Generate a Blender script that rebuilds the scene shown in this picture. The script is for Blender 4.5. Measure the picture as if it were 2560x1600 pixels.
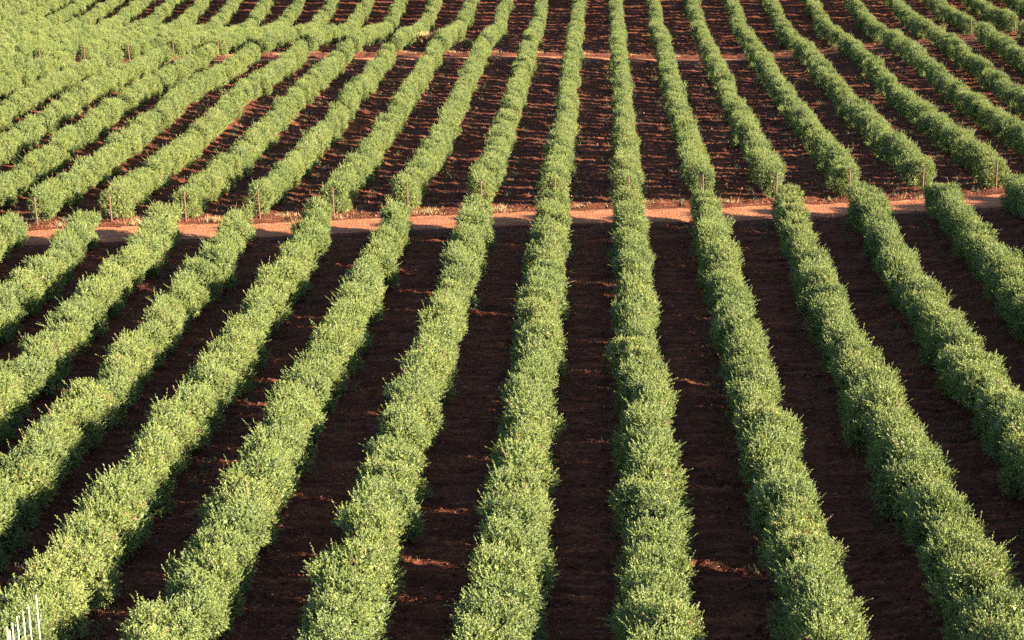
import bpy, math, random
import numpy as np
from mathutils import Vector, Matrix

for o in list(bpy.data.objects):
    bpy.data.objects.remove(o)
SC = bpy.context.scene
COL = SC.collection
RNG = np.random.default_rng(7)
random.seed(7)
rad = math.radians

# ------------------------------------------------------------------ camera
CAM_H, PITCH, YAW, ROLL = 22.0, rad(16.5), rad(3.192), rad(1.5)
cam = bpy.data.cameras.new("camera")
cam.sensor_width = 36.0
cam.lens = 36.0 * 4474.0 / 2560.0
cam.clip_start, cam.clip_end = 1.0, 6000.0
camo = bpy.data.objects.new("camera", cam)
COL.objects.link(camo)
_f = Vector((-math.sin(YAW) * math.cos(PITCH), math.cos(YAW) * math.cos(PITCH), -math.sin(PITCH)))
_r = Vector((math.cos(YAW), math.sin(YAW), 0.0))
_u = _r.cross(_f)
_r2 = _r * math.cos(ROLL) - _u * math.sin(ROLL)
_u2 = _r * math.sin(ROLL) + _u * math.cos(ROLL)
M = Matrix((( _r2.x, _u2.x, -_f.x, 0), (_r2.y, _u2.y, -_f.y, 0), (_r2.z, _u2.z, -_f.z, CAM_H), (0, 0, 0, 1)))
camo.matrix_world = M
SC.camera = camo

# ------------------------------------------------------------------ sky, sun, exposure
SUN_EL, SUN_AZ = 18.5, 112.0          # azimuth clockwise from +Y (the direction of the rows)
sun_dir = Vector((math.sin(rad(SUN_AZ)) * math.cos(rad(SUN_EL)), math.cos(rad(SUN_AZ)) * math.cos(rad(SUN_EL)), math.sin(rad(SUN_EL))))
world = bpy.data.worlds.new("World")
SC.world = world
world.use_nodes = True
wn = world.node_tree.nodes
sky = wn.new("ShaderNodeTexSky")
sky.sky_type = 'NISHITA'
sky.sun_disc = False
sky.sun_elevation = rad(SUN_EL)
sky.sun_rotation = rad(SUN_AZ)
sky.air_density = 0.75
sky.dust_density = 0.2
sky.ozone_density = 1.0
world.node_tree.links.new(sky.outputs[0], wn["Background"].inputs[0])
wn["Background"].inputs[1].default_value = 0.062
sun = bpy.data.lights.new("sun", 'SUN')
sun.energy = 5.0
sun.angle = rad(0.5)
sun.color = (1.0, 0.87, 0.70)
suno = bpy.data.objects.new("sun", sun)
COL.objects.link(suno)
suno.rotation_euler = sun_dir.to_track_quat('Z', 'Y').to_euler()
SC.view_settings.view_transform = 'Standard'
SC.view_settings.look = 'None'
SC.view_settings.exposure = 2.5
SC.view_settings.gamma = 1.0
SC.cycles.max_bounces = 6
SC.cycles.diffuse_bounces = 3
SC.cycles.glossy_bounces = 2
SC.cycles.transmission_bounces = 4
SC.cycles.transparent_max_bounces = 4
SC.cycles.use_denoising = False

# ------------------------------------------------------------------ helpers
def tag(o, label=None, cat=None, group=None, kind=None):
    if label: o["label"] = label
    if cat: o["category"] = cat
    if group: o["group"] = group
    if kind: o["kind"] = kind
    return o

def mesh_np(name, verts, faces_flat, sizes, mat, smooth=False, attr=None):
    me = bpy.data.meshes.new(name)
    verts = np.asarray(verts, np.float32)
    faces_flat = np.asarray(faces_flat, np.int32)
    sizes = np.asarray(sizes, np.int32)
    me.vertices.add(len(verts)); me.vertices.foreach_set("co", verts.ravel())
    me.loops.add(len(faces_flat)); me.loops.foreach_set("vertex_index", faces_flat)
    me.polygons.add(len(sizes))
    me.polygons.foreach_set("loop_start", np.concatenate(([0], np.cumsum(sizes)[:-1])).astype(np.int32))
    if smooth: me.polygons.foreach_set("use_smooth", np.ones(len(sizes), bool))
    if attr is not None:
        a = me.color_attributes.new("tint", 'FLOAT_COLOR', 'POINT')
        a.data.foreach_set("color", np.asarray(attr, np.float32).ravel())
    me.update(calc_edges=True)
    me.validate()
    if mat: me.materials.append(mat)
    return me

def link(name, me, parent=None, loc=(0, 0, 0)):
    o = bpy.data.objects.new(name, me)
    COL.objects.link(o)
    o.location = loc
    if parent: o.parent = parent
    return o

LAT = RNG.random((256, 256)).astype(np.float32)
def vnoise(x, y):
    xi = np.floor(x).astype(int); yi = np.floor(y).astype(int)
    fx = x - xi; fy = y - yi
    fx = fx * fx * (3 - 2 * fx); fy = fy * fy * (3 - 2 * fy)
    g = lambda a, b: LAT[a & 255, b & 255]
    return (g(xi, yi) * (1 - fx) + g(xi + 1, yi) * fx) * (1 - fy) + (g(xi, yi + 1) * (1 - fx) + g(xi + 1, yi + 1) * fx) * fy - 0.5

# ------------------------------------------------------------------ the lie of the land (cm, 6 m grid)
GRID = "-377 -368 -358 -348 -338 -326 -314 -302 -288 -274 -259 -244 -229 -214 -201 -189 -181 -176 -175 -179 -188 -201 -219 -239 -260 -283 -305 -325 -344 -359 -371 -380 -387;-348 -340 -332 -323 -313 -302 -291 -279 -266 -253 -239 -224 -210 -195 -181 -168 -158 -151 -149 -153 -163 -178 -197 -220 -244 -268 -292 -312 -329 -342 -350 -354 -355;-319 -312 -305 -297 -288 -278 -267 -256 -244 -232 -218 -205 -191 -176 -161 -147 -135 -126 -123 -126 -136 -154 -176 -201 -228 -254 -279 -300 -316 -326 -328 -326 -321;-289 -283 -278 -271 -263 -254 -244 -233 -221 -210 -198 -185 -172 -158 -143 -127 -113 -101 -95 -97 -109 -129 -155 -183 -212 -241 -268 -291 -306 -311 -307 -296 -280;-257 -254 -250 -245 -239 -231 -221 -210 -198 -187 -176 -165 -154 -141 -126 -109 -92 -76 -66 -67 -81 -106 -135 -165 -197 -229 -259 -284 -299 -299 -285 -261 -232;-223 -223 -222 -220 -215 -208 -198 -186 -174 -163 -153 -144 -135 -124 -110 -92 -73 -54 -39 -35 -52 -84 -116 -150 -183 -217 -251 -281 -297 -290 -260 -219 -173;-187 -191 -193 -194 -191 -185 -176 -164 -150 -137 -128 -122 -116 -108 -94 -76 -56 -33 -18 -5 -26 -64 -98 -136 -172 -206 -244 -284 -303 -282 -228 -166 -105;-148 -156 -163 -168 -168 -164 -155 -142 -126 -109 -98 -96 -97 -91 -75 -55 -42 -10 -11 6 -13 -31 -78 -126 -166 -200 -239 -295 -315 -267 -181 -102 -31;-105 -119 -132 -141 -145 -142 -135 -123 -105 -81 -62 -67 -77 -71 -49 -22 -26 25 -4 -14 -34 -38 -72 -120 -164 -206 -259 -315 -318 -217 -113 -33 41;-59 -79 -97 -113 -121 -120 -113 -105 -91 -60 -18 -35 -55 -41 -8 9 2 14 -16 -35 -48 -39 -54 -99 -151 -211 -267 -296 -277 -152 -57 24 100;-10 -34 -60 -82 -96 -95 -88 -85 -83 -61 17 -7 -21 -35 -6 -4 40 34 -4 -35 -45 -26 -30 -71 -130 -206 -265 -286 -243 -119 -21 62 141;38 13 -16 -46 -65 -67 -61 -59 -53 -62 11 -1 -38 -50 -53 -65 -38 -17 -35 -67 -88 -61 -45 -77 -143 -216 -265 -259 -185 -88 1 84 166;80 60 34 3 -13 -29 -53 -53 -46 -55 8 -6 -42 -50 -63 -76 -66 -54 -67 -84 -90 -66 -55 -91 -158 -221 -253 -232 -160 -76 11 95 178;108 94 85 67 65 28 -11 -26 -34 -25 17 1 -36 -60 -71 -83 -83 -82 -85 -81 -74 -62 -66 -107 -164 -209 -221 -189 -132 -61 21 103 184;119 80 45 33 27 16 -4 -20 -32 -16 31 13 -29 -63 -77 -91 -99 -103 -102 -93 -83 -74 -84 -122 -166 -192 -186 -148 -97 -35 37 112 187;138 85 36 18 9 -7 -22 -35 -43 -24 24 20 -19 -59 -83 -103 -115 -122 -122 -116 -111 -107 -119 -148 -177 -183 -161 -119 -66 -8 57 123 191;176 121 62 35 15 -18 -38 -47 -56 -45 11 19 -17 -56 -81 -108 -125 -136 -138 -137 -142 -144 -155 -176 -194 -182 -140 -90 -36 20 77 135 195;228 183 138 89 44 -1 -29 -38 -37 -33 13 15 -17 -41 -60 -96 -121 -133 -136 -139 -149 -154 -168 -192 -209 -180 -113 -55 -4 45 95 146 199;279 235 189 138 87 45 20 20 40 31 38 22 13 -3 -21 -58 -86 -103 -101 -106 -115 -117 -145 -177 -194 -159 -80 -23 22 65 108 154 200;326 281 234 185 139 101 80 76 82 75 66 47 32 9 -22 -38 -46 -76 -61 -57 -60 -58 -98 -133 -147 -111 -45 0 38 76 115 156 199;369 324 279 233 191 158 135 124 117 105 88 66 41 10 -24 -46 -72 -109 -82 -68 -50 -49 -61 -82 -96 -77 -31 5 41 77 115 154 194;412 368 324 281 243 210 185 166 149 130 107 80 49 14 -20 -49 -77 -96 -83 -61 -42 -34 -29 -45 -75 -90 -46 -6 33 70 109 147 187;453 411 369 328 291 258 229 203 179 153 124 92 58 22 -13 -43 -67 -78 -72 -55 -39 -27 -23 -38 -66 -86 -58 -20 20 59 98 137 176;496 454 413 374 336 302 269 238 207 175 141 106 69 32 -2 -31 -51 -61 -59 -49 -37 -29 -29 -40 -60 -70 -56 -27 9 48 86 125 164;538 497 457 418 380 343 307 271 235 198 160 121 82 45 12 -16 -35 -45 -47 -42 -36 -32 -34 -43 -55 -60 -51 -29 1 37 74 113 151;581 541 501 462 422 383 344 303 262 221 178 136 96 59 26 -1 -19 -31 -35 -36 -35 -35 -39 -45 -51 -53 -46 -30 -5 27 62 100 138"
_Z = np.array([[float(t) for t in r.split()] for r in GRID.split(";")]) / 100.0
_Z = np.pad(_Z, 8, mode='reflect', reflect_type='odd')
_X0, _Y0 = -90.0 - 48, 30.0 - 48
def terrain(x, y):
    x = np.asarray(x, float); y = np.asarray(y, float)
    fx = np.clip((x - _X0) / 6.0, 1.001, _Z.shape[0] - 3.001); fy = np.clip((y - _Y0) / 6.0, 1.001, _Z.shape[1] - 3.001)
    i = np.floor(fx).astype(int); j = np.floor(fy).astype(int); a = fx - i; b = fy - j
    def w(t): return ((1 - t) ** 3 / 6, (3 * t ** 3 - 6 * t ** 2 + 4) / 6, (-3 * t ** 3 + 3 * t ** 2 + 3 * t + 1) / 6, t ** 3 / 6)
    wa, wb = w(a), w(b)
    z = 0
    for p in range(4):
        for q in range(4):
            z = z + wa[p] * wb[q] * _Z[i - 1 + p, j - 1 + q]
    return z

ROW, X_OFF = 4.0, 1.217
def track_y(n, x):           # near edge of the lit track bed
    return (91.51 + 0.0723 * x) if n == 1 else (159.13 + 0.0749 * x)

def project(p):
    d = Vector(p) - camo.matrix_world.translation
    a, b, c = d.dot(_r2), d.dot(_u2), d.dot(_f)
    return 1280 + 4474 * a / c, 800 - 4474 * b / c

# ------------------------------------------------------------------ materials
def new_mat(name):
    m = bpy.data.materials.new(name)
    m.use_nodes = True
    nt = m.node_tree
    return m, nt, nt.nodes["Principled BSDF"], nt.nodes["Material Output"]

def N(nt, typ, **kw):
    n = nt.nodes.new(typ)
    for k, v in kw.items():
        if k.startswith("i_"): n.inputs[k[2:].replace("_", " ")].default_value = v
        else: setattr(n, k, v)
    return n

def ramp(nt, stops):
    r = nt.nodes.new("ShaderNodeValToRGB")
    e = r.color_ramp.elements
    while len(e) < len(stops): e.new(0.5)
    for el, (p, c) in zip(e, stops):
        el.position = p; el.color = (*c, 1)
    return r

def leaf_material():
    m, nt, bs, out = new_mat("olive_leaf")
    L = nt.links.new
    at = N(nt, "ShaderNodeAttribute", attribute_name="tint")
    sep = N(nt, "ShaderNodeSeparateColor")
    L(at.outputs["Color"], sep.inputs[0])
    oi = N(nt, "ShaderNodeObjectInfo")
    add = N(nt, "ShaderNodeMath", operation='MULTIPLY_ADD')
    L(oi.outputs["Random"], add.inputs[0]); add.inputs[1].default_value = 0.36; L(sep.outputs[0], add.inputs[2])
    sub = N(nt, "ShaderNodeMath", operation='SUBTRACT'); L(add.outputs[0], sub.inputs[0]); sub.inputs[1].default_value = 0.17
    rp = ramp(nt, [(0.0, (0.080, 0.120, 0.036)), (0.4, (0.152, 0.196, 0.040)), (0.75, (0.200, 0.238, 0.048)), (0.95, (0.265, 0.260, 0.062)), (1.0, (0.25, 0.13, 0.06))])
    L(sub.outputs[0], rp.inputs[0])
    # silvery underside of the olive leaf
    geo = N(nt, "ShaderNodeNewGeometry")
    mx = N(nt, "ShaderNodeMix", data_type='RGBA')
    L(geo.outputs["Backfacing"], mx.inputs[0])
    L(rp.outputs[0], mx.inputs[6])
    mx2 = N(nt, "ShaderNodeMix", data_type='RGBA'); mx2.inputs[0].default_value = 0.35
    L(rp.outputs[0], mx2.inputs[6]); mx2.inputs[7].default_value = (0.21, 0.235, 0.14, 1)
    L(mx2.outputs[2], mx.inputs[7])
    L(mx.outputs[2], bs.inputs["Base Color"])
    bs.inputs["Roughness"].default_value = 0.55
    bs.inputs["Specular IOR Level"].default_value = 0.25
    tr = N(nt, "ShaderNodeBsdfTranslucent")
    hs = N(nt, "ShaderNodeMix", data_type='RGBA', blend_type='MULTIPLY'); hs.inputs[0].default_value = 1.0
    L(rp.outputs[0], hs.inputs[6]); hs.inputs[7].default_value = (1.0, 1.05, 0.55, 1)
    L(hs.outputs[2], tr.inputs[0])
    ms = N(nt, "ShaderNodeMixShader"); ms.inputs[0].default_value = 0.08
    L(bs.outputs[0], ms.inputs[1]); L(tr.outputs[0], ms.inputs[2]); L(ms.outputs[0], out.inputs[0])
    return m

def bark_material(name, c1, c2, scale=(60, 60, 6)):
    m, nt, bs, out = new_mat(name)
    L = nt.links.new
    tc = N(nt, "ShaderNodeTexCoord"); mp = N(nt, "ShaderNodeMapping"); mp.inputs["Scale"].default_value = scale
    L(tc.outputs["Object"], mp.inputs[0])
    nz = N(nt, "ShaderNodeTexNoise"); nz.inputs["Scale"].default_value = 1.0; nz.inputs["Detail"].default_value = 4
    L(mp.outputs[0], nz.inputs[0])
    rp = ramp(nt, [(0.3, c1), (0.7, c2)]); L(nz.outputs[0], rp.inputs[0])
    L(rp.outputs[0], bs.inputs["Base Color"]); bs.inputs["Roughness"].default_value = 0.85
    bp = N(nt, "ShaderNodeBump"); bp.inputs["Strength"].default_value = 0.5; bp.inputs["Distance"].default_value = 0.01
    L(nz.outputs[0], bp.inputs["Height"]); L(bp.outputs[0], bs.inputs["Normal"])
    return m

def soil_material(name, dark, mid, light, bump=0.05):
    m, nt, bs, out = new_mat(name)
    L = nt.links.new
    tc = N(nt, "ShaderNodeTexCoord")
    n1 = N(nt, "ShaderNodeTexNoise"); n1.inputs["Scale"].default_value = 7.0; n1.inputs["Detail"].default_value = 6; n1.inputs["Roughness"].default_value = 0.7
    n2 = N(nt, "ShaderNodeTexNoise"); n2.inputs["Scale"].default_value = 1.0; n2.inputs["Detail"].default_value = 4
    vo = N(nt, "ShaderNodeTexVoronoi"); vo.inputs["Scale"].default_value = 9.0
    for n in (n1, vo): L(tc.outputs["Object"], n.inputs[0])
    mp = N(nt, "ShaderNodeMapping"); mp.inputs["Scale"].default_value = (0.45, 3.2, 1.0)   # tone stretched into bands across the alleys
    L(tc.outputs["Object"], mp.inputs[0]); L(mp.outputs[0], n2.inputs[0])
    mixn = N(nt, "ShaderNodeMath", operation='MULTIPLY_ADD')
    L(n2.outputs[0], mixn.inputs[0]); mixn.inputs[1].default_value = 0.55
    m2 = N(nt, "ShaderNodeMath", operation='MULTIPLY'); L(n1.outputs[0], m2.inputs[0]); m2.inputs[1].default_value = 0.6
    L(m2.outputs[0], mixn.inputs[2])
    rp = ramp(nt, [(0.38, dark), (0.58, mid), (0.78, light)])
    L(mixn.outputs[0], rp.inputs[0])
    L(rp.outputs[0], bs.inputs["Base Color"])
    bs.inputs["Roughness"].default_value = 0.95
    bs.inputs["Specular IOR Level"].default_value = 0.1
    b1 = N(nt, "ShaderNodeBump"); b1.inputs["Strength"].default_value = 0.9; b1.inputs["Distance"].default_value = bump
    L(n1.outputs[0], b1.inputs["Height"])
    b2 = N(nt, "ShaderNodeBump"); b2.inputs["Strength"].default_value = 0.6; b2.inputs["Distance"].default_value = bump; b2.invert = True
    L(vo.outputs["Distance"], b2.inputs["Height"]); L(b1.outputs[0], b2.inputs["Normal"])
    L(b2.outputs[0], bs.inputs["Normal"])
    return m

def grass_material(name, a, b, c):
    m, nt, bs, out = new_mat(name)
    L = nt.links.new
    at = N(nt, "ShaderNodeAttribute", attribute_name="tint")
    sep = N(nt, "ShaderNodeSeparateColor"); L(at.outputs["Color"], sep.inputs[0])
    rp = ramp(nt, [(0.0, a), (0.5, b), (1.0, c)]); L(sep.outputs[0], rp.inputs[0])
    L(rp.outputs[0], bs.inputs["Base Color"]); bs.inputs["Roughness"].default_value = 0.8
    return m

M_LEAF = leaf_material()
M_BARK = bark_material("olive_bark", (0.16, 0.12, 0.09), (0.30, 0.25, 0.20))
M_TWIG = bark_material("olive_twig", (0.22, 0.13, 0.085), (0.36, 0.24, 0.16))
M_POST = bark_material("weathered_post_wood", (0.055, 0.028, 0.018), (0.17, 0.085, 0.050))
M_CANE = bark_material("pale_cane", (0.55, 0.48, 0.38), (0.75, 0.68, 0.56), (20, 20, 8))
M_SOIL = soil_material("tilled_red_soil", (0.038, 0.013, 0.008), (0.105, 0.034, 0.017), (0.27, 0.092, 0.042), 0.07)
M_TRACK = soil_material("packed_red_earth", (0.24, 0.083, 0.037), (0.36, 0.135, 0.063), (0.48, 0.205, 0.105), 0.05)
M_CLOD = soil_material("dry_clod", (0.06, 0.020, 0.012), (0.15, 0.055, 0.030), (0.34, 0.17, 0.11), 0.02)
M_DRY = grass_material("dry_straw", (0.22, 0.13, 0.05), (0.32, 0.21, 0.085), (0.42, 0.31, 0.15))
M_LITTER = grass_material("dead_twigs", (0.16, 0.10, 0.07), (0.30, 0.22, 0.16), (0.50, 0.42, 0.33))
M_WEED = grass_material("green_weeds", (0.05, 0.065, 0.03), (0.10, 0.11, 0.05), (0.20, 0.18, 0.09))

# ------------------------------------------------------------------ ground
def bed(x, y):
    """0..1 weight of the two smooth track beds"""
    w = np.zeros_like(x)
    for n, wid in ((1, 4.3), (2, 2.7)):
        d = y - track_y(n, x)
        w = np.maximum(w, np.clip((d + 0.7) / 0.5, 0, 1) * np.clip((wid - 0.6 - d) / 0.5, 0, 1))
    return w

def relief(x, y):
    ph = ((x - X_OFF) / ROW) % 1.0
    mid = np.abs(ph - 0.5)                         # 0 in the middle of an alley
    z = 0.13 * vnoise(x * 3.1, y * 3.1) + 0.11 * vnoise(x * 6.7 + 40, y * 6.7) + 0.10 * vnoise(x * 1.1 + 9, y * 1.3)
    z += 0.06 * vnoise(x * 0.5 + 3, y * 2.6 + 17)  # long low ridges across the alleys
    z += 0.07 * vnoise(x * 0.9 + 71, y * 6.0)
    z += 0.10 * np.clip((mid - 0.27) / 0.2, 0, 1)   # low berm under each hedge
    z -= 0.05 * np.exp(-((mid - 0.2) / 0.035) ** 2)  # wheel ruts
    b = bed(x, y)
    return z * (1 - b) + (-0.06) * b

ys = [36.0]
while ys[-1] < 236: ys.append(ys[-1] + 0.11 + 0.0016 * (ys[-1] - 36))
ys = np.array([-400, -150, -40, 10, 30] + ys + [242, 255, 275, 310, 380, 520, 800, 1400, 2400])
xs = np.array([-2000, -1000, -500, -260, -170, -130, -105] + list(np.arange(-92, -30, 0.32)) + list(np.arange(-30, 30, 0.2)) + list(np.arange(30, 66, 0.32)) + [76, 95, 130, 190, 300, 600, 1200, 2000])
GX, GY = np.meshgrid(xs, ys, indexing='ij')
GZ = terrain(GX, GY) + relief(GX, GY)
nx, ny = GX.shape
idx = np.arange(nx * ny).reshape(nx, ny)
quads = np.stack([idx[:-1, :-1], idx[1:, :-1], idx[1:, 1:], idx[:-1, 1:]], -1).reshape(-1, 4)
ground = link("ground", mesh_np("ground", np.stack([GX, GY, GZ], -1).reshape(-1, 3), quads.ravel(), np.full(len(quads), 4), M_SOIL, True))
tag(ground, "dark red tilled soil between the olive hedges", kind="structure")

def make_track(n, wid, label):
    x = np.arange(-100, 80, 0.3); t = np.linspace(-0.3, wid - 1.1, 30)
    X, T = np.meshgrid(x, t, indexing='ij')
    edge = 0.5 * vnoise(X * 0.6 + n * 31, X * 0 + 5)
    Y = track_y(n, X) + T + edge * (np.abs(T - (wid - 2) / 2) / (wid / 2))
    rut = 0.03 * np.exp(-((T - 0.9) / 0.3) ** 2) + 0.03 * np.exp(-((T - 2.4) / 0.3) ** 2)
    Zr = terrain(X, Y) + 0.012 + 0.03 * vnoise(X * 2.3, Y * 2.3 + 7 * n) + np.clip((T - wid * 0.42) / 0.5, 0, 1) * (0.09 * vnoise(X * 4.1, Y * 4.1) + 0.07 * vnoise(X * 8.3, Y * 8.3)) - rut - 0.15 * np.clip(1 - np.minimum(T + 0.3, wid - 1.1 - T) / 0.45, 0, 1)
    i = np.arange(X.size).reshape(X.shape)
    q = np.stack([i[:-1, :-1], i[1:, :-1], i[1:, 1:], i[:-1, 1:]], -1).reshape(-1, 4)
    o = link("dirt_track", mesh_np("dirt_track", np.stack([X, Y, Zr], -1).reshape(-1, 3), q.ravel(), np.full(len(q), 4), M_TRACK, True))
    return tag(o, label, kind="structure")
make_track(1, 4.3, "sunlit orange dirt track crossing the olive rows, nearer of the two")
make_track(2, 2.7, "narrow sunlit orange dirt track crossing the olive rows higher up")

# ------------------------------------------------------------------ olive bush meshes
def tube(pts, r0, r1, sides=6):
    """tapered tube through pts -> verts, faces"""
    pts = [Vector(p) for p in pts]
    V, F = [], []
    for i, p in enumerate(pts):
        d = (pts[min(i + 1, len(pts) - 1)] - pts[max(i - 1, 0)]).normalized()
        a = d.orthogonal().normalized(); b = d.cross(a)
        r = r0 + (r1 - r0) * i / (len(pts) - 1)
        for k in range(sides):
            t = 2 * math.pi * k / sides
            V.append(p + (a * math.cos(t) + b * math.sin(t)) * r)
    for i in range(len(pts) - 1):
        for k in range(sides):
            F.append((i * sides + k, i * sides + (k + 1) % sides, (i + 1) * sides + (k + 1) % sides, (i + 1) * sides + k))
    F.append(tuple(range((len(pts) - 1) * sides, len(pts) * sides)))
    return V, F

def half_width(z):
    return np.interp(z, [0.2, 0.5, 1.0, 1.5, 1.9, 2.2], [0.98, 1.04, 1.00, 0.86, 0.62, 0.25])

def leafy(g, S0, D0, L0, shade):
    """lens-shaped leaves set round each shoot"""
    V, T = [], []
    for k in range(len(S0)):
        n = int(10 + L0[k] * 50)
        t = (np.arange(n) + g.random(n) * 0.6) / n
        base = S0[k] + D0[k] * (L0[k] * t)[:, None]
        ax = D0[k]
        rd = g.normal(size=(n, 3)); rd -= (rd @ ax)[:, None] * ax; rd /= np.linalg.norm(rd, axis=1)[:, None]
        ang = g.uniform(0.45, 1.15, n) * (1.1 - 0.55 * t)
        ld = ax * np.cos(ang)[:, None] + rd * np.sin(ang)[:, None]
        ll = g.uniform(0.045, 0.085, n) * (1.05 - 0.35 * t)
        sw = np.cross(ld, g.normal(size=(n, 3))); sw /= np.linalg.norm(sw, axis=1)[:, None]
        wv = sw * (ll * g.uniform(0.15, 0.21, n))[:, None]
        tip = base + ld * ll[:, None]; midp = base + ld * (ll * 0.48)[:, None]
        V.append(np.stack([base, midp + wv, tip, midp - wv], 1))
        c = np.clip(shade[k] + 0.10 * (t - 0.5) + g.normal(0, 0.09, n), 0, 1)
        T.append(np.repeat(np.stack([c, c, c, np.ones(n)], 1)[:, None, :], 4, 1))
    return np.concatenate(V).reshape(-1, 3), np.concatenate(T).reshape(-1, 4)

def tuft_mesh(seed):
    g = np.random.default_rng(seed)
    n = 16
    S0 = g.normal(0, 0.075, (n, 3)) * np.array([1, 1, 0.6])
    D0 = np.column_stack([g.normal(0, .33, (n, 2)), g.uniform(0.7, 1.0, n)]); D0 /= np.linalg.norm(D0, axis=1)[:, None]
    V, T = leafy(g, S0, D0, g.uniform(0.3, 0.62, n), np.clip(g.normal(.5, .15, n), 0, .92))
    nl = len(V) // 4
    return mesh_np("shoot", V, np.arange(nl * 4), np.full(nl, 4), M_LEAF, False, T)

def bush_mesh(seed, loose=0.0):
    g = np.random.default_rng(seed)
    # lumps of foliage that make up the crown
    C, R = [], []
    for i in range(20):
        z = g.uniform(0.30, 1.5) if i > 4 else g.uniform(1.3, 1.72)
        w = half_width(z)
        C.append((g.uniform(-1, 1) * max(w - 0.34, 0.05), g.uniform(-0.46, 0.46), z)); R.append(g.uniform(0.32, 0.50))
    C = np.array(C); R = np.array(R)
    nsh = 1600
    S0, D0, L0 = [], [], []
    while len(S0) < nsh:
        i = g.integers(len(C))
        d = g.normal(size=3); d /= np.linalg.norm(d)
        p = C[i] + d * R[i] * g.uniform(0.72, 1.0)
        dist = np.linalg.norm(p - C, axis=1) / R
        inside = (dist < 0.86).sum() > 1
        if inside and g.random() < 0.80: continue
        if p[2] < 0.16: continue
        up = np.array([0, 0, 1.0])
        dd = d * g.uniform(0.6, 1.1) + up * g.uniform(0.15, 0.85) + g.normal(size=3) * 0.25
        if d[2] < -0.3: dd[2] -= 0.5
        dd /= np.linalg.norm(dd)
        L = g.uniform(0.14, 0.30)
        if d[2] > 0.2 and g.random() < 0.10: L *= g.uniform(1.3, 1.9 + loose)
        S0.append(p - dd * 0.06); D0.append(dd); L0.append(L)
    S0 = np.array(S0); D0 = np.array(D0); L0 = np.array(L0)
    shade = np.clip(g.normal(0.47, 0.11, nsh), 0, 0.92)
    shade[g.random(nsh) < 0.03] = 1.0
    V, T = leafy(g, S0, D0, L0, shade)
    # oversized inner leaves, added to block light through the crown, tinted darker
    m = 900
    i = g.integers(0, len(C), m)
    d = g.normal(size=(m, 3)); d /= np.linalg.norm(d, axis=1)[:, None]
    p = C[i] + d * (R[i] * 0.82 * g.random(m) ** 0.4)[:, None]
    a = g.normal(size=(m, 3)); a /= np.linalg.norm(a, axis=1)[:, None]
    b = np.cross(a, g.normal(size=(m, 3))); b /= np.linalg.norm(b, axis=1)[:, None]
    V2 = np.stack([p - a * 0.10, p + b * 0.05, p + a * 0.10, p - b * 0.05], 1).reshape(-1, 3)
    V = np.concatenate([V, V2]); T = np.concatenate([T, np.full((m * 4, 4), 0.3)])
    # bare twigs running out through the leaves
    nleaf = len(V) // 4
    q = 46
    i = g.integers(0, len(C), q)
    d = g.normal(size=(q, 3)) + np.array([0, 0, 0.5]); d /= np.linalg.norm(d, axis=1)[:, None]
    a0 = C[i]; a1 = C[i] + d * (R[i] * g.uniform(0.95, 1.28, q))[:, None]
    w = np.cross(d, g.normal(size=(q, 3))); w /= np.linalg.norm(w, axis=1)[:, None]; w2 = np.cross(d, w)
    tw = [np.stack([a0 - e * .010, a0 + e * .010, a1 + e * .005, a1 - e * .005], 1).reshape(-1, 3) for e in (w, w2)]
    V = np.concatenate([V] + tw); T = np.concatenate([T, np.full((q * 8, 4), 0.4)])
    nl = len(V) // 4
    F = np.arange(nl * 4); sz = np.full(nl, 4)
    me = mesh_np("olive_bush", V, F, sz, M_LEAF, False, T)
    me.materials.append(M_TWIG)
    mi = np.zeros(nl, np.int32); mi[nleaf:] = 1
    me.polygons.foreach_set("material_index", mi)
    return me

def bush_twigs(seed):
    """trunk with limbs, one mesh"""
    g = random.Random(seed)
    V, F = [], []
    def put(pts, a, b, s=6):
        v, f = tube(pts, a, b, s); o = len(V); V.extend(v); F.extend([tuple(i + o for i in q) for q in f])
    lean = (g.uniform(-.08, .08), g.uniform(-.08, .08))
    put([(0, 0, -0.12), (0.01, 0, 0.2), (lean[0], lean[1], 0.55), (lean[0] * 1.4, lean[1] * 1.5, 1.1), (lean[0] * 1.2, lean[1], 1.75)], 0.05, 0.012)
    for i in range(6):
        z = g.uniform(0.4, 1.3); a = g.uniform(0, 6.28); l = g.uniform(0.4, 0.75)
        b = Vector((lean[0], lean[1], z))
        put([b, b + Vector((math.cos(a) * l * .5, math.sin(a) * l * .5, l * .3)), b + Vector((math.cos(a) * l, math.sin(a) * l, l * .8))], 0.02, 0.005, 4)
    me = bpy.data.meshes.new("trunk")
    me.from_pydata([tuple(v) for v in V], [], F)
    me.materials.append(M_BARK)
    return me

BUSH = [bush_mesh(100 + i, 0.5 if i % 3 == 0 else 0.0) for i in range(10)]
TUFT = [tuft_mesh(300 + i) for i in range(5)]
TRUNK = [bush_twigs(200 + i) for i in range(4)]

# ------------------------------------------------------------------ hedges
NAMES = ["", "first", "second", "third", "fourth", "fifth", "sixth", "seventh", "eighth", "ninth", "tenth", "eleventh", "twelfth", "thirteenth", "fourteenth", "fifteenth", "sixteenth", "seventeenth", "eighteenth", "nineteenth", "twentieth", "twenty-first", "twenty-second"]
def rank(d, left="left", right="right"):
    return "%s row %s of" % (NAMES[abs(d)], left if d < 0 else right)

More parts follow.
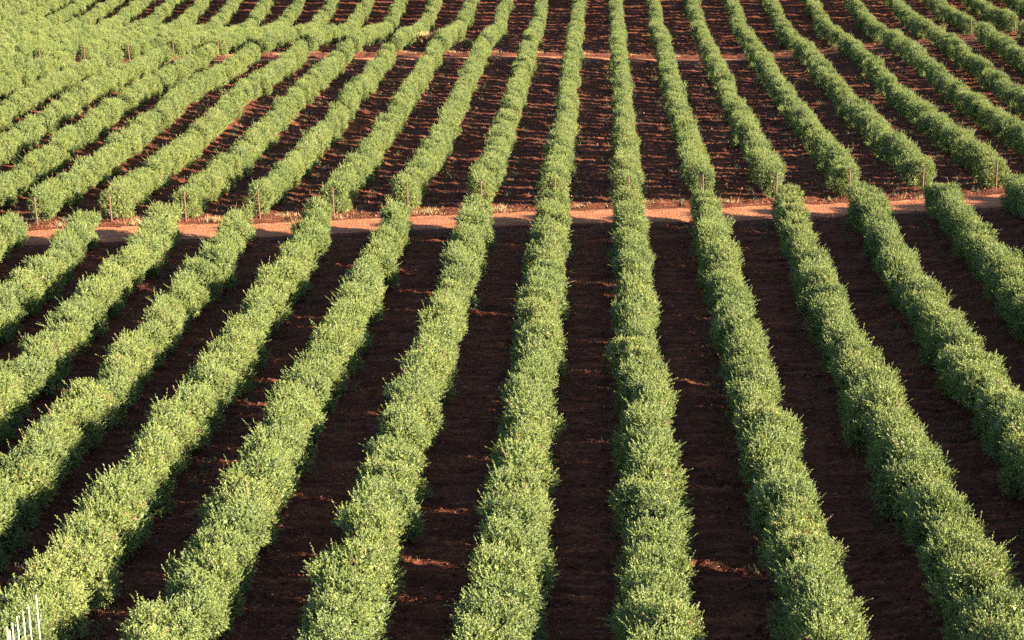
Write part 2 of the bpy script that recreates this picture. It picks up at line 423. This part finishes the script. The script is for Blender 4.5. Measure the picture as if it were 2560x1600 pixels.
def near_label(k):
    if k == -4: return "foreground olive hedge with thin white stakes poking out of it"
    if k == 0: return "foreground olive hedge running straight up the middle, nearly upright"
    if -9 <= k < 0: return "foreground olive hedge below the lower track, %s the upright hedge" % rank(k)
    return "foreground olive hedge below the lower track, %s the upright hedge" % rank(k)
def mid_label(k):
    if k == 0: return "olive hedge between the two dirt tracks, running straight and upright"
    return "olive hedge between the two dirt tracks, %s the upright one" % rank(k)
def far_label(k):
    if k == -5: return "far olive hedge beyond the upper track, with the larger dried bush at its foot"
    return "far olive hedge past the upper track, %s the dried bush" % rank(k + 5)

def in_view(p, mx=260, my=60, shade=9.5):
    u, v = project(p)
    if v > 1600 + 420 or v < -my: return False
    if u < -mx: return False
    if u > 2560 + mx:
        u2, _ = project((p[0] - shade, p[1], p[2]))
        return u2 < 2560 + 60
    return True

counts = 0
def make_hedge(k, y0, y1, label, group, dens, trunks, thin=1.0, tufts=0):
    global counts
    g = random.Random(k * 977 + int(y0))
    X = k * ROW + X_OFF
    spots = []
    y = y0
    while y < y1:
        x = X + g.gauss(0, 0.10)
        if in_view((X, y, float(terrain(X, y)) + 1)): spots.append((x, y))
        y += dens * g.uniform(0.88, 1.14)
    if len(spots) < 2: return
    vis = sum(1 for s in spots if -40 < project((s[0], s[1], float(terrain(*s)) + 1.5))[0] < 2600 and -40 < project((s[0], s[1], float(terrain(*s)) + 1.5))[1] < 1640)
    root = bpy.data.objects.new("olive_hedge", None)
    COL.objects.link(root)
    ym = spots[0][1]
    root.location = (X, ym, float(terrain(X, ym)))
    root.empty_display_size = 0.5
    tag(root, label, "hedge", group)
    for n, (x, y) in enumerate(spots):
        o = bpy.data.objects.new("olive_bush", BUSH[g.randrange(len(BUSH))])
        COL.objects.link(o)
        o.parent = root
        z = float(terrain(x, y))
        o.location = (x - X, y - ym, z + 0.03 - root.location.z)
        flip = math.pi if g.random() < 0.5 else 0.0
        s = g.uniform(0.95, 1.06)
        o.rotation_euler = (g.gauss(0, 0.04), g.gauss(0, 0.04), flip + g.gauss(0, 0.12))
        wd = float(np.interp(y, [42, 62, 92, 130], [1.00, 0.91, 0.80, 0.70]))
        o.scale = (s * wd * g.uniform(0.90, 1.12), s * g.uniform(0.90, 1.10) * thin, s * g.uniform(0.92, 1.06) * (0.35 + 0.65 * wd))
        counts += 1
        if trunks == 'all' or n < 2 or n >= len(spots) - 2:
            t = bpy.data.objects.new("trunk", TRUNK[g.randrange(len(TRUNK))])
            COL.objects.link(t); t.parent = o
    for n in range(min(tufts, len(spots) // 4)):
        x, y = spots[g.randrange(len(spots))]
        o = bpy.data.objects.new("shoot", TUFT[g.randrange(len(TUFT))])
        COL.objects.link(o); o.parent = root
        sx = g.choice((-0.85, -0.6, -0.3, 0.4, 0.75))
        o.location = (x - X + sx, y - ym + g.uniform(-.5, .5), float(terrain(x, y)) - root.location.z + 1.85 - 0.9 * abs(sx))
        o.rotation_euler = (g.gauss(0, 0.2), sx * 0.7, g.uniform(0, 6.28))
        o.scale = (g.uniform(0.8, 1.25),) * 3

for k in range(-10, 9):
    X = k * ROW + X_OFF
    make_hedge(k, 37.0, track_y(1, X) - 0.6, near_label(k), "olive hedges in front of the lower track", 1.36, 'ends', 1.02, 9)
for k in range(-15, 14):
    X = k * ROW + X_OFF
    make_hedge(k, track_y(1, X) + 4.7, track_y(2, X) - 0.1, mid_label(k), "olive hedges between the two dirt tracks", 1.46, 'ends', 0.79, 5)
for k in range(-20, 17):
    X = k * ROW + X_OFF
    make_hedge(k, track_y(2, X) + 4.4, 232.0 if k < -6 else 212.0, far_label(k), "olive hedges beyond the upper track", 1.55, 'ends', 0.86)
print("bushes", counts)

# ------------------------------------------------------------------ posts
def post_mesh(seed, h):
    g = random.Random(seed)
    bx, by = g.uniform(-.03, .03), g.uniform(-.02, .02)
    V, F = tube([(0, 0, -0.3), (0, 0, 0.3), (bx, by, h * .55), (bx * 1.2, by, h - 0.02), (bx * 1.2, by, h)], 0.05, 0.04, 9)
    me = bpy.data.meshes.new("wooden_post")
    me.from_pydata([tuple(v) for v in V], [], F)
    me.materials.append(M_POST)
    return me
def place_post(k, n, off, h, label, group):
    X = k * ROW + X_OFF
    y = track_y(n, X) + off
    o = link("wooden_post", post_mesh(k * 3 + n, h), None, (X, y, float(terrain(X, y))))
    o.rotation_euler = (random.gauss(0, .012), random.gauss(0, .02), random.uniform(0, 6))
    tag(o, label, "post", group)
for k in range(-8, 6):
    t = "the straight upright hedge" if k == 0 else "the %s the upright hedge" % rank(k)
    place_post(k, 1, 3.75, 1.62, "brown wooden post by the lower track, heading " + t, "wooden posts along the lower track")
for k in (-13, -12, -11, -10, -9, 5, 8, 9):
    place_post(k, 2, 3.5, 1.62, "thin far post by the upper track, %s the dried bush" % rank(k + 5), "wooden posts along the upper track")

# ------------------------------------------------------------------ pale stakes in the bottom left hedge
def stake(u0, v0, u1, v1, label):
    X = -4 * ROW + X_OFF + 0.80
    o = camo.matrix_world.translation
    def at(u, v):
        d = _r2 * ((u - 1280) / 4474) + _u2 * (-(v - 800) / 4474) + _f
        t = (X - o.x) / d.x
        return o + d * t
    top = at(u0, v0)
    gz = float(terrain(X, top.y))
    h = top.z - gz
    V, F = tube([(0, 0, -0.2), (0.0, 0, h * .5), (0.02, 0, h)], 0.016, 0.013, 7)
    me = bpy.data.meshes.new("white_stake"); me.from_pydata([tuple(v) for v in V], [], F); me.materials.append(M_CANE)
    ob = link("white_stake", me, None, (X, top.y, gz))
    tag(ob, label, "stake", "white stakes in the foreground hedge")
    print("stake", round(top.y, 2), round(h, 2))
for a in ((88, 1488, 82, 1559, "thin white stake standing highest, farthest up the hedge"),
          (69, 1515, 65, 1565, "second white stake counted from the highest one"),
          (55, 1528, 50, 1600, "longest bright white stake, third from the highest one"),
          (40, 1541, 36, 1588, "fourth white stake counted from the highest one"),
          (28, 1557, 27, 1585, "fifth white stake counted from the highest one"),
          (21.5, 1575, 21, 1590, "shortest white stake, sixth from the highest one"),
          (15, 1567, 13, 1600, "white stake nearest the bottom corner, last of its line")):
    stake(*a)

# ------------------------------------------------------------------ loose clods
def clods():
    g = np.random.default_rng(5)
    base = np.array([(1, 0, 0), (-1, 0, 0), (0, 1, 0), (0, -1, 0), (0, 0, 1), (0, 0, -1)], float)
    tri = np.array([(0, 2, 4), (2, 1, 4), (1, 3, 4), (3, 0, 4), (2, 0, 5), (1, 2, 5), (3, 1, 5), (0, 3, 5)])
    n = 80000
    y = 41 + 150 * g.random(n) ** 1.5
    hw = 0.36 * y + 3
    x = (g.random(n) * 2 - 1) * hw - 0.056 * y
    b = bed(x, y)
    keep = (b < 0.5) | (g.random(n) < 0.35)
    x, y = x[keep], y[keep]; n = len(x)
    z = terrain(x, y) + relief(x, y)
    s = np.minimum(np.exp(g.normal(-3.45, 0.5, n)), 0.06) * (0.8 + y / 190)
    P = base[None] * (1 + g.normal(0, .25, (n, 6, 1))) + g.normal(0, .18, (n, 6, 3))
    a = g.random(n) * 6.28; ca, sa = np.cos(a), np.sin(a)
    Q = P.copy(); Q[..., 0] = P[..., 0] * ca[:, None] - P[..., 1] * sa[:, None]; Q[..., 1] = P[..., 0] * sa[:, None] + P[..., 1] * ca[:, None]
    Q[..., 2] *= 0.75
    Q *= s[:, None, None]
    Q += np.stack([x, y, z + s * 0.25], -1)[:, None, :]
    F = (tri[None] + (np.arange(n) * 6)[:, None, None]).reshape(-1)
    o = link("soil_clods", mesh_np("soil_clods", Q.reshape(-1, 3), F, np.full(n * 8, 3), M_CLOD))
    tag(o, "loose red clods and stones scattered over the tilled soil", "soil clods", kind="stuff")
clods()

def prunings():
    """pale slivers of cut twig and dead leaf lying on the soil"""
    g = np.random.default_rng(21)
    n = 9000
    y = 41 + 130 * g.random(n) ** 1.4
    x = (g.random(n) * 2 - 1) * (0.36 * y + 3) - 0.056 * y
    k = bed(x, y) < 0.3; x, y = x[k], y[k]; n = len(x)
    z = terrain(x, y) + relief(x, y) + 0.03
    a = g.normal(0.2, 0.9, n); L = g.uniform(0.03, 0.09, n); w = g.uniform(0.005, 0.011, n)
    d = np.stack([np.cos(a), np.sin(a), g.normal(0, .12, n)], -1) * L[:, None]
    s = np.stack([-np.sin(a), np.cos(a), 0 * a], -1) * w[:, None]; u = np.zeros((n, 3)); u[:, 2] = w
    P = np.stack([x, y, z], -1)
    V = np.stack([P - d - s, P - d + s, P - d + u * 1.4, P + d - s * .6, P + d + s * .6, P + d + u], 1).reshape(-1, 3)
    f = np.array([(0, 3, 4, 1), (1, 4, 5, 2), (2, 5, 3, 0)])
    F = (f[None] + (np.arange(n) * 6)[:, None, None]).reshape(-1)
    c = g.random(n); T = np.repeat(np.stack([c, c, c, np.ones(n)], -1), 6, 0)
    o = link("cut_twigs", mesh_np("cut_twigs", V, F, np.full(n * 3, 4), M_LITTER, False, T))
    tag(o, "pale cut twigs and dead leaves littering the dark soil", "litter", kind="stuff")
prunings()

# ------------------------------------------------------------------ weeds and straw
def blades(name, P, H, mat, label, cat, seed, spread=0.5):
    g = np.random.default_rng(seed)
    n = len(P)
    a = g.random(n) * 6.28
    w = np.stack([np.cos(a), np.sin(a), 0 * a], -1) * (0.006 + 0.008 * g.random(n))[:, None]
    ln = g.normal(0, spread, (n, 2))
    top = P + np.stack([ln[:, 0] * H, ln[:, 1] * H, H], -1)
    V = np.stack([P - w, P + w, top], 1).reshape(-1, 3)
    c = np.clip(g.random(n), 0, 1)
    T = np.repeat(np.stack([c, c, c, np.ones(n)], -1), 3, 0)
    o = link(name, mesh_np(name, V, np.arange(n * 3), np.full(n, 3), mat, False, T))
    tag(o, label, cat, kind="stuff")

def weed_points():
    g = np.random.default_rng(11)
    P = []
    for k in range(-14, 13):
        X = k * ROW + X_OFF
        for side in (-1, 1):
            n = 420
            yc = g.uniform(42, 158, 55)
            y = np.repeat(yc, 45) + g.normal(0, 0.7, 55 * 45)
            x = X + side * (0.95 + np.abs(g.normal(0, 0.22, len(y))))
            m = (np.abs(x + 0.056 * y) < 0.32 * y + 3) & (bed(x, y) < 0.4) & (y > 41)
            P.append(np.stack([x[m], y[m]], -1))
    return np.concatenate(P)
wp = weed_points()
wz = terrain(wp[:, 0], wp[:, 1]) + relief(wp[:, 0], wp[:, 1])
blades("grass", np.column_stack([wp, wz]), np.abs(RNG.normal(0.14, 0.06, len(wp))) + 0.03, M_WEED, "thin grey green weeds along the feet of the hedges", "weeds", 3)

def straw_points():
    g = np.random.default_rng(12)
    P = []
    for n, r in ((1, range(-9, 7)), (2, range(-13, 11))):
        for k in r:
            X = k * ROW + X_OFF
            for q in range(g.integers(2, 5)):
                cx = X + g.uniform(-0.2, 1.7); cy = track_y(n, cx) + g.uniform(3.3, 4.6)
                m = g.integers(30, 110)
                P.append(np.stack([cx + g.normal(0, .22, m), cy + g.normal(0, .18, m)], -1))
            m = 60
            cx = X + g.uniform(-1.2, 1.2, m)
            P.append(np.stack([cx, track_y(n, cx) + g.uniform(3.4, 4.9, m)], -1))
    return np.concatenate(P)
sp = straw_points()
sz = terrain(sp[:, 0], sp[:, 1])
blades("dry_grass", np.column_stack([sp, sz - 0.03]), np.abs(RNG.normal(0.13, 0.07, len(sp))) + 0.04, M_DRY, "straw coloured dry grass tufts along the far edge of the tracks", "dry grass", 4, 0.35)

def dry_bush(u, v, k, r, label):
    o = camo.matrix_world.translation
    d = _r2 * ((u - 1280) / 4474) + _u2 * (-(v - 800) / 4474) + _f
    t = 150.0
    for _ in range(40):                     # walk the sight line down to the ground
        p = o + d * t
        t += (p.z - float(terrain(p.x, p.y))) / max(-d.z, 0.02) * 0.6
    p = o + d * t
    g = np.random.default_rng(int(u))
    n = 420
    a = g.random(n) * 6.28; rr = np.abs(g.normal(0, r * .3, n))
    B = np.stack([np.cos(a) * rr, np.sin(a) * rr, 0 * a], -1)
    H = r * g.uniform(0.9, 1.9, n)
    T = B + np.stack([np.cos(a) * r * g.uniform(0, .9, n), np.sin(a) * r * g.uniform(0, .9, n), H], -1)
    w = g.normal(size=(n, 3)) * 0.018
    V = np.stack([B - w, B + w, (B + T) / 2 + w * 1.6, T, (B + T) / 2 - w * 1.6], 1).reshape(-1, 3)
    c = g.random(n); col = np.repeat(np.stack([c, c, c, np.ones(n)], -1), 5, 0)
    ob = link("dry_bush", mesh_np("dry_bush", V, np.arange(n * 5), np.full(n, 5), M_DRY, False, col), None, (p.x, p.y, float(terrain(p.x, p.y))))
    tag(ob, label, "dry bush", "pale dry bushes past the upper track")
    print("dry bush", tuple(round(c, 1) for c in p))
dry_bush(1063, 116, -5, 0.8, "pale yellow dried bush standing beyond the upper track")
dry_bush(1166, 120, -4, 0.5, "smaller pale dried bush, right of the larger dried bush")
